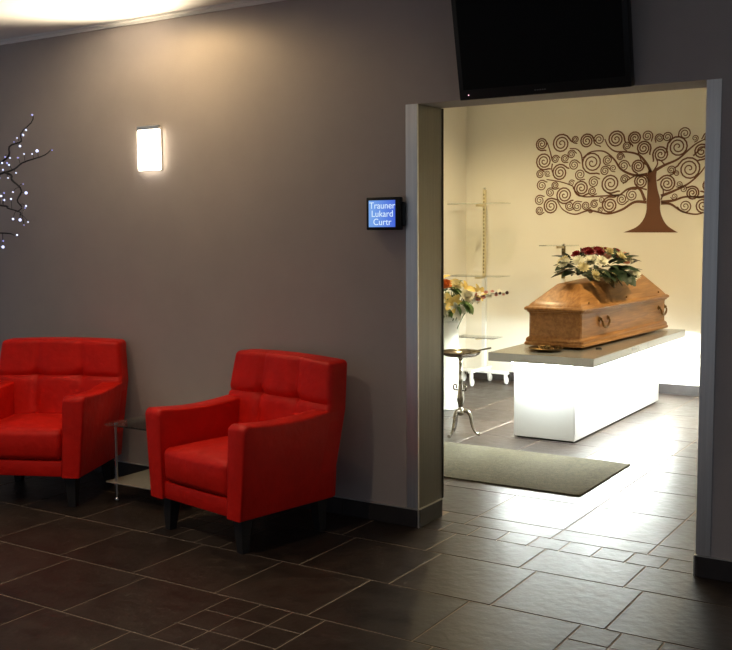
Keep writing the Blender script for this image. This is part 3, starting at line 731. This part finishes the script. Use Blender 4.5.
def coffin_spray():
    c0 = Vector((-0.295, 3.27, SZ + 0.464))
    t = thing('coffin_spray', 'spray of red and cream flowers with dark leaves lying on the coffin lid', 'flowers', c0)
    rnd = random.Random(11)
    hl, hw, hh = 0.54, 0.235, 0.185
    mo = MB().ball((0, 0, 0.040), 0.085, 14, 8, 0.42).obj('moss_base', M_LEAFD, t); mo.scale = (1.0, 2.6, 1.0)
    def on(u, v):     # u along the coffin, v across, both -1..1
        z = math.sqrt(max(0.0, 1 - 0.85 * u * u - 0.75 * v * v))
        return Vector((v * hw, u * hl, 0.012 + z * hh)), Vector((v * 1.3, u * 0.9, 0.35 + z))
    def fl_(me, u, v, s=1.0):
        p, d = on(u, v); s *= 1.25; link(me.name.split('.')[0], me, t, p, aim(d, rnd.uniform(0, 6)), (s, s, s))
    for u, v, s in ((-0.42, 0.15, 1.25), (-0.25, -0.05, 1.3), (-0.30, 0.35, 1.2), (-0.10, 0.12, 1.3), (-0.05, -0.3, 1.2), (-0.5, -0.2, 1.15), (0.42, 0.30, 1.3), (0.32, 0.05, 1.2), (-0.18, 0.25, 1.1)): fl_(ROSE_R, u, v, s)
    for u, v, s in ((0.10, 0.05, 1.2), (0.18, 0.28, 1.15), (0.22, -0.25, 1.2), (0.0, 0.42, 1.0), (0.55, 0.0, 1.1)): fl_(ROSE_C, u, v, s)
    for u, v, s in ((-0.78, 0.1, 1.35), (-0.68, 0.42, 1.35), (-0.82, -0.30, 1.3), (-0.62, -0.55, 1.3), (-0.55, 0.62, 1.3), (-0.9, 0.35, 1.1), (0.30, 0.62, 1.4), (0.12, 0.72, 1.35), (0.5, 0.68, 1.3), (-0.35, -0.7, 1.2), (0.3, -0.7, 1.2)): fl_(DAISY_C if rnd.random() < .5 else DAISY_W, u, v, s)
    for u, v, s in ((0.72, 0.15, 1.3), (0.62, 0.45, 1.25), (0.75, -0.25, 1.2), (0.9, 0.25, 1.1)): fl_(ROSE_P, u, v, s)
    for k in range(48):   # big dark leaves fanning out low all round
        a = 2 * math.pi * k / 24 + rnd.uniform(-.1, .1); u, v = math.sin(a), math.cos(a)
        p = Vector((v * hw * 0.55, u * hl * 0.66, 0.035 + (0.05 if k > 23 else 0) + rnd.uniform(0, .04)))
        link('leaf', LEAF_B if k % 3 else LEAF_S, t, p, aim_x((v * 0.8, u, rnd.uniform(-0.06, 0.28) if k < 24 else rnd.uniform(0.0, 0.5)), rnd.uniform(-.4, .4)), [rnd.uniform(1.1, 1.5)] * 3)
    for k in range(22):
        u, v = rnd.uniform(-.8, .8), rnd.uniform(-.7, .9); p, d = on(u * 0.9, v * 0.9)
        link('leaf', LEAF_S, t, p - d.normalized() * 0.015, aim_x((d.x + rnd.uniform(-.6, .6), d.y + rnd.uniform(-.6, .6), d.z * 0.6), rnd.uniform(-1, 1)), [rnd.uniform(0.8, 1.1)] * 3)
    for u, x, z, s in ((-0.62, 0.19, 0.02, 1.5), (-0.42, 0.21, 0.01, 1.5), (0.22, 0.24, 0.02, 1.5), (0.40, 0.24, 0.03, 1.4), (-0.75, 0.14, 0.04, 1.4)):      # flowers low on the near shoulder
        link('chrysanthemum', DAISY_C if u < 0 else DAISY_W, t, (x, u * hl, z), aim((1.0, -0.3, 0.6), u * 9), (s, s, s))
    for u, x, z in ((-0.28, 0.17, 0.03), (-0.12, 0.18, 0.03), (0.02, 0.18, 0.03), (-0.5, 0.16, 0.02), (0.1, 0.19, 0.02)):
        link('leaf', LEAF_B, t, (x, u * hl, z), aim_x((0.75, -0.25, -0.30), u * 2), (1.05, 1.9, 1.2))
    for u, v, dz in ((-0.1, 0.62, -.35), (-0.25, 0.7, -.3), (0.05, 0.62, -.45), (-0.4, 0.7, -.25), (-0.55, 0.6, -.2), (-0.15, 0.5, .3), (0.0, 0.5, .2), (0.15, 0.55, .1), (-0.3, 0.5, .2), (0.3, 0.6, -.1), (-0.6, 0.4, .1)):   # leaves hanging over the near shoulder
        p = Vector((v * hw, u * hl, 0.050)); link('leaf', LEAF_B, t, p, aim_x((0.8, -0.35, dz * 0.6), rnd.uniform(-.5, .5)), (1.25, 1.9, 1.3))
coffin_spray()

# ---------------------------------------------------------------- vase and bouquet
VX, VY = -1.425, 2.98
t = thing('floor_vase', 'tall ivory cylinder vase on the floor behind the left door jamb', 'vase', (VX, VY, 0.0005))
MB().lathe([(0.088, 0.0), (0.094, 0.006), (0.098, 0.30), (0.102, 0.70), (0.108, 0.735), (0.108, 0.750), (0.098, 0.750), (0.094, 0.70), (0.090, 0.05), (0.01, 0.04)], 36).obj('body', M_VASE, t)
MB().lathe([(0.1045, 0.700), (0.110, 0.708), (0.1105, 0.716), (0.106, 0.722)], 36, caps=False).obj('band', M_VASE, t)
def bouquet():
    t = thing('bouquet', 'bouquet of yellow, white and orange flowers with pink sprig in the vase', 'flowers', (VX, VY, 0.62))
    rnd = random.Random(5)
    heads = [(ROSE_O, (0.03, -0.08, .37), 1.5), (LILY_Y, (-0.03, -0.05, .42), 1.5), (ROSE_Y, (0.07, -0.02, .38), 1.3), (DAISY_C, (0.10, -0.06, .38), 1.3), (LILY_W, (0.0, -0.12, .28), 1.5), (LILY_Y, (0.08, -0.11, .24), 1.5),
             (DAISY_C, (-0.03, -0.13, .33), 1.5), (ROSE_W, (0.17, -0.07, .29), 1.5), (LILY_Y, (0.14, 0.0, .34), 1.3), (LILY_Y, (0.24, -0.03, .32), 1.25), (DAISY_W, (0.04, -0.14, .19), 1.4), (ROSE_W, (-0.02, -0.12, .16), 1.4),
             (ROSE_Y, (0.22, -0.02, .27), 1.0), (LILY_W, (0.12, -0.10, .18), 1.3), (DAISY_C, (-0.1, 0.0, .34), 1.5), (ROSE_Y, (-0.1, -0.08, .25), 1.5), (LILY_W, (-0.12, 0.05, .28), 1.4), (ROSE_W, (0.0, 0.1, .35), 1.4), (DAISY_W, (0.1, 0.1, .3), 1.4)]
    for me, p, s in heads:
        p = Vector((p[0] * 1.2, p[1], p[2])); s *= 1.2
        d = Vector((p.x * 1.2 + 0.05, p.y * 1.5 - 0.05, p.z - 0.12))
        h = link(me.name.split('.')[0], me, t, p, aim(d, rnd.uniform(0, 6)), (s, s, s))
        a = Vector((p.x * 0.2, p.y * 0.2, -0.05)); m = MB(); m.tube([a, (a + p) / 2 + Vector((0, 0, 0.03)), p], 0.003, 6); m.obj('stem', M_STEM, t)
    for k in range(56):
        a = rnd.uniform(0, 6.28); r = rnd.uniform(0.02, 0.12); z = rnd.uniform(0.15, 0.37)
        link('leaf', LEAF_G if k % 3 else LEAF_F, t, (r * math.cos(a), r * math.sin(a), z), aim_x((math.cos(a), math.sin(a), rnd.uniform(-.7, .8)), rnd.uniform(-.6, .6)), [rnd.uniform(0.8, 1.2)] * 3)
    for dx, dz in ((0.20, .1), (0.24, -.1), (0.28, -.5), (0.25, -.4), (0.15, -.35), (0.11, -.7), (0.22, -0.3), (0.17, -.6), (0.09, -.9), (0.06, -.7)):
        link('leaf', LEAF_G, t, (dx * 0.85, -0.11, 0.22 + dx * 0.1), aim_x((0.5, -0.2, dz), rnd.uniform(-.5, .5)), (1.1, 1.3, 1.1))
    # pink sprig reaching out to the right
    p = spline([(0.10, -0.03, 0.15), (0.24, -0.05, 0.26), (0.38, -0.06, 0.315), (0.56, -0.07, 0.335)], 6)
    MB().tube(p, [0.004 - 0.0025 * i / (len(p) - 1) for i in range(len(p))], 6).obj('sprig_stem', M_STEM, t)
    for k in range(11):
        f = 0.45 + 0.5 * k / 10; q = p[int(f * (len(p) - 1))]
        s = 1.0 - 0.5 * k / 10
        link('blossom', ROSE_P if k % 3 else LILY_W, t, q + Vector((0, -0.008 * (k % 2), 0.012 * (1 if k % 2 else -0.6))), aim((0.3, -0.6, 1 if k % 2 else -0.5), k), (s * .8, s * .8, s * .8))
    for f, s in ((0.93, 0.012), (1.0, 0.014), (0.86, 0.010)):
        q = p[int(f * (len(p) - 1))]; MB().ball(q, s, 8, 6).obj('bud', M_PLUM, t)
bouquet()

# ---------------------------------------------------------------- silver pedestal
def pedestal():
    t = thing('pedestal_stand', 'small ornate silver pedestal with dish top and three curved feet', 'stand', (-0.835, 2.08, 0))
    MB().lathe([(0.012, 0.140), (0.026, 0.150), (0.030, 0.165), (0.022, 0.185), (0.014, 0.200), (0.018, 0.215), (0.024, 0.235), (0.028, 0.260), (0.024, 0.295), (0.017, 0.340), (0.013, 0.380), (0.017, 0.395),
                (0.013, 0.41), (0.011, 0.44), (0.016, 0.455), (0.012, 0.468), (0.011, 0.50), (0.016, 0.515), (0.012, 0.53), (0.020, 0.548), (0.030, 0.5545)], 24).obj('column', M_SILVER, t)
    MB().lathe([(0.030, 0.555), (0.060, 0.556), (0.105, 0.562), (0.130, 0.575), (0.138, 0.590), (0.142, 0.592), (0.140, 0.596), (0.132, 0.592), (0.122, 0.580), (0.08, 0.568), (0.003, 0.566)], 40).obj('dish', M_SILVER, t)
    for k in range(3):
        a = R(-100 + 120 * k)
        pr = spline([(0.010, 0.175), (0.045, 0.172), (0.068, 0.140), (0.078, 0.085), (0.094, 0.040), (0.118, 0.014), (0.135, 0.0125)], 4)
        n = len(pr)
        pts = [(q.x * math.cos(a), q.x * math.sin(a), q.y) for q in pr]
        MB().tube(pts, [0.016 - 0.007 * min(1, 1.6 * i / n) + (0.004 if i > n - 4 else 0) for i in range(n)], 8).obj('leg', M_SILVER, t)
    for k in range(2):
        a = R(195 + 150 * k)
        pr = spline([(0.022, 0.34), (0.046, 0.345), (0.050, 0.375), (0.030, 0.378), (0.030, 0.352)], 4)
        MB().tube([(q.x * math.cos(a), q.x * math.sin(a), q.y - 0.02) for q in pr], 0.0065, 7).obj('scroll', M_SILVER, t)
pedestal()
t = thing('sprinkler', 'silver holy water sprinkler resting in the pedestal dish', 'sprinkler', (-0.835, 2.08, 0.60))
m = MB(); m.tube([(0.03, -0.01, -0.020), (0.12, 0.03, 0.004), (0.20, 0.07, 0.022)], [0.006, 0.005, 0.007], 8); m.obj('handle', M_SILVER, t)
MB().ball((0.02, -0.012, -0.0165), 0.014, 12, 8).obj('head', M_SILVER, t)

# ---------------------------------------------------------------- mobile display stands with glass shelves
def display_stand(label, x, y, h, shelves, hw, dark):
    t = thing('display_stand', label, 'stand', (x, y, 0), group='mobile display stands by the cream wall')
    up_m = M_BRONZE if dark else M_GOLD
    MB().rbox(-0.018, 0.018, -0.018, 0.018, 0.1555, 0.995, 0.003, 1).obj('lower_upright', M_WHITE, t, smooth=False)  # lower part coloured white to imitate overexposure by the strong light
    u = MB().rbox(-0.014, 0.014, -0.014, 0.014, 0.9955, h, 0.003, 1).obj('upright', up_m, t, smooth=False)
    sl = MB(); z = 1.03
    while z < h - 0.05:
        sl.box(-0.006, 0.006, -0.0152, -0.0135, z, z + 0.018); z += 0.034
    so = sl.obj('slot_row', M_SLOT, u, smooth=False); so['kind'] = 'stuff'
    MB().lathe([(0.012, h + 0.0005), (0.014, h + 0.012), (0.006, h + 0.02)], 14).obj('finial', M_CHROME, t)
    for zz, w_, d_, m in shelves:
        s = MB().rbox(-w_, w_, -d_, -0.020, zz, zz + 0.009, 0.002, 1).obj('shelf', m, t, smooth=False)
        for bx in (-0.012, 0.012): MB().box(bx - 0.002, bx + 0.002, -d_ * 0.7, -0.018, zz - 0.022, zz - 0.0005).obj('bracket', M_GOLD, s, smooth=False)
    MB().rbox(-0.02, 0.02, -0.30, 0.14, 0.125, 0.155, 0.004, 1).obj('foot_bar', M_WHITE, t)
    MB().rbox(-hw, hw, -0.02, 0.02, 0.0955, 0.1245, 0.004, 1).obj('cross_bar', M_WHITE, t)
    for cx, cy in ((-hw + 0.03, 0), (hw - 0.03, 0), (0, -0.27), (0, 0.11)):
        zt = 0.095 if cy == 0 else 0.1245
        f = MB().rbox(cx - 0.012, cx + 0.012, cy - 0.014, cy + 0.022, 0.045, zt, 0.003, 1).obj('caster', M_WHITE, t)
        m = MB().lathe([(0.030, -0.010), (0.034, -0.007), (0.034, 0.007), (0.030, 0.010)], 18)
        m.bm.transform(Matrix.Translation((cx, cy + 0.02, 0.034)) @ Matrix.Rotation(math.pi / 2, 4, 'Y')); m.obj('wheel', M_WHITE, f)
    return t
display_stand('tall mobile display stand with glass shelves behind the bouquet', -1.76, 4.36, 1.80,
              [(1.665, 0.27, 0.22, M_GLASS), (1.005, 0.27, 0.24, M_GLASS), (0.44, 0.20, 0.22, M_GLASS)], 0.25, False)
display_stand('shorter mobile display stand with glass top behind the coffin', -0.985, 4.36, 1.285,
              [(1.286, 0.15, 0.20, M_GLASS), (0.75, 0.15, 0.2, M_GLASS)], 0.16, True)

# ---------------------------------------------------------------- wall decal
def decal():
    ox, oz = -0.28, 1.40
    t = thing('tree_wall_decal', 'brown curly branched tree sticker on the cream back wall', 'wall decal', (ox, YB - 0.0012, oz))
    TH = 0.0012
    def ribbon(pts, widths, name):
        pts = [Vector((p[0] - ox, p[1] - oz)) for p in pts]; n = len(pts); b = MB(); lo = []
        for i, p in enumerate(pts):
            d = (pts[min(i + 1, n - 1)] - pts[max(i - 1, 0)]).normalized(); nn = Vector((-d.y, d.x)) * widths[i] / 2
            lo.append([(p.x - nn.x, -TH, p.y - nn.y), (p.x + nn.x, -TH, p.y + nn.y), (p.x + nn.x, 0, p.y + nn.y), (p.x - nn.x, 0, p.y - nn.y)])
        b.loops(lo); return b.obj(name, M_VINYL, t, smooth=False)
    b = MB(); tp = spline(TRUNK, 4)
    b.loops([[(p.x - ox, y, p.y - oz) for p in tp] for y in (-TH, 0)]); b.obj('trunk', M_VINYL, t, smooth=False)
    curls = list(CURLS) + [(2 * ox - x + 0.02, z, r) for x, z, r in CURLS if x < -0.80]
    def curl(x, z, r, k):
        # spiral whose outer end points at the trunk
        turns = 1.7 if r < 0.026 else (2.2 if r < 0.05 else 2.7)
        sgn = 1 if k % 2 else -1
        a0 = math.atan2(1.78 - z, ox - x) + sgn * 0.9
        n = int(14 * turns); P, Wd = [], []
        w0 = 0.0085 if r < 0.026 else (0.0105 if r < 0.05 else 0.0140)
        for i in range(n + 1):
            f = i / n; a = a0 + sgn * 2 * math.pi * turns * f; rr = r * 1.10 * (1 - f) ** 0.80 + 0.003
            P.append((x + rr * math.cos(a), z + rr * math.sin(a))); Wd.append(w0 * (1 - 0.35 * f))
        # short stalk leading into the spiral
        tx, tz = -math.sin(a0) * sgn, math.cos(a0) * sgn
        pre = [(P[0][0] - tx * r * 0.5 * q + math.cos(a0) * r * 0.22 * q * q, P[0][1] - tz * r * 0.5 * q + math.sin(a0) * r * 0.22 * q * q) for q in (1.0, 0.66, 0.33)]
        ribbon(pre + P, [w0 * 0.8, w0 * 0.95, w0] + Wd, 'curl')
    for k, c in enumerate(curls): curl(*c, k)
    for bi, q in enumerate(BRANCHES + [[(2 * ox - x + 0.02, z) for x, z in q] for q in (BRANCHES[4][4:], BRANCHES[5][2:], BRANCHES[1][3:])]):
        p = spline(q, 6); n = len(p); wa = 0.028 if bi in (0, 1, 3, 4, 11, 13, 14, 15) else 0.014
        ribbon([(a.x, a.y) for a in p], [wa + (0.009 - wa) * (i / (n - 1)) ** 0.6 for i in range(n)], 'branch')
decal()
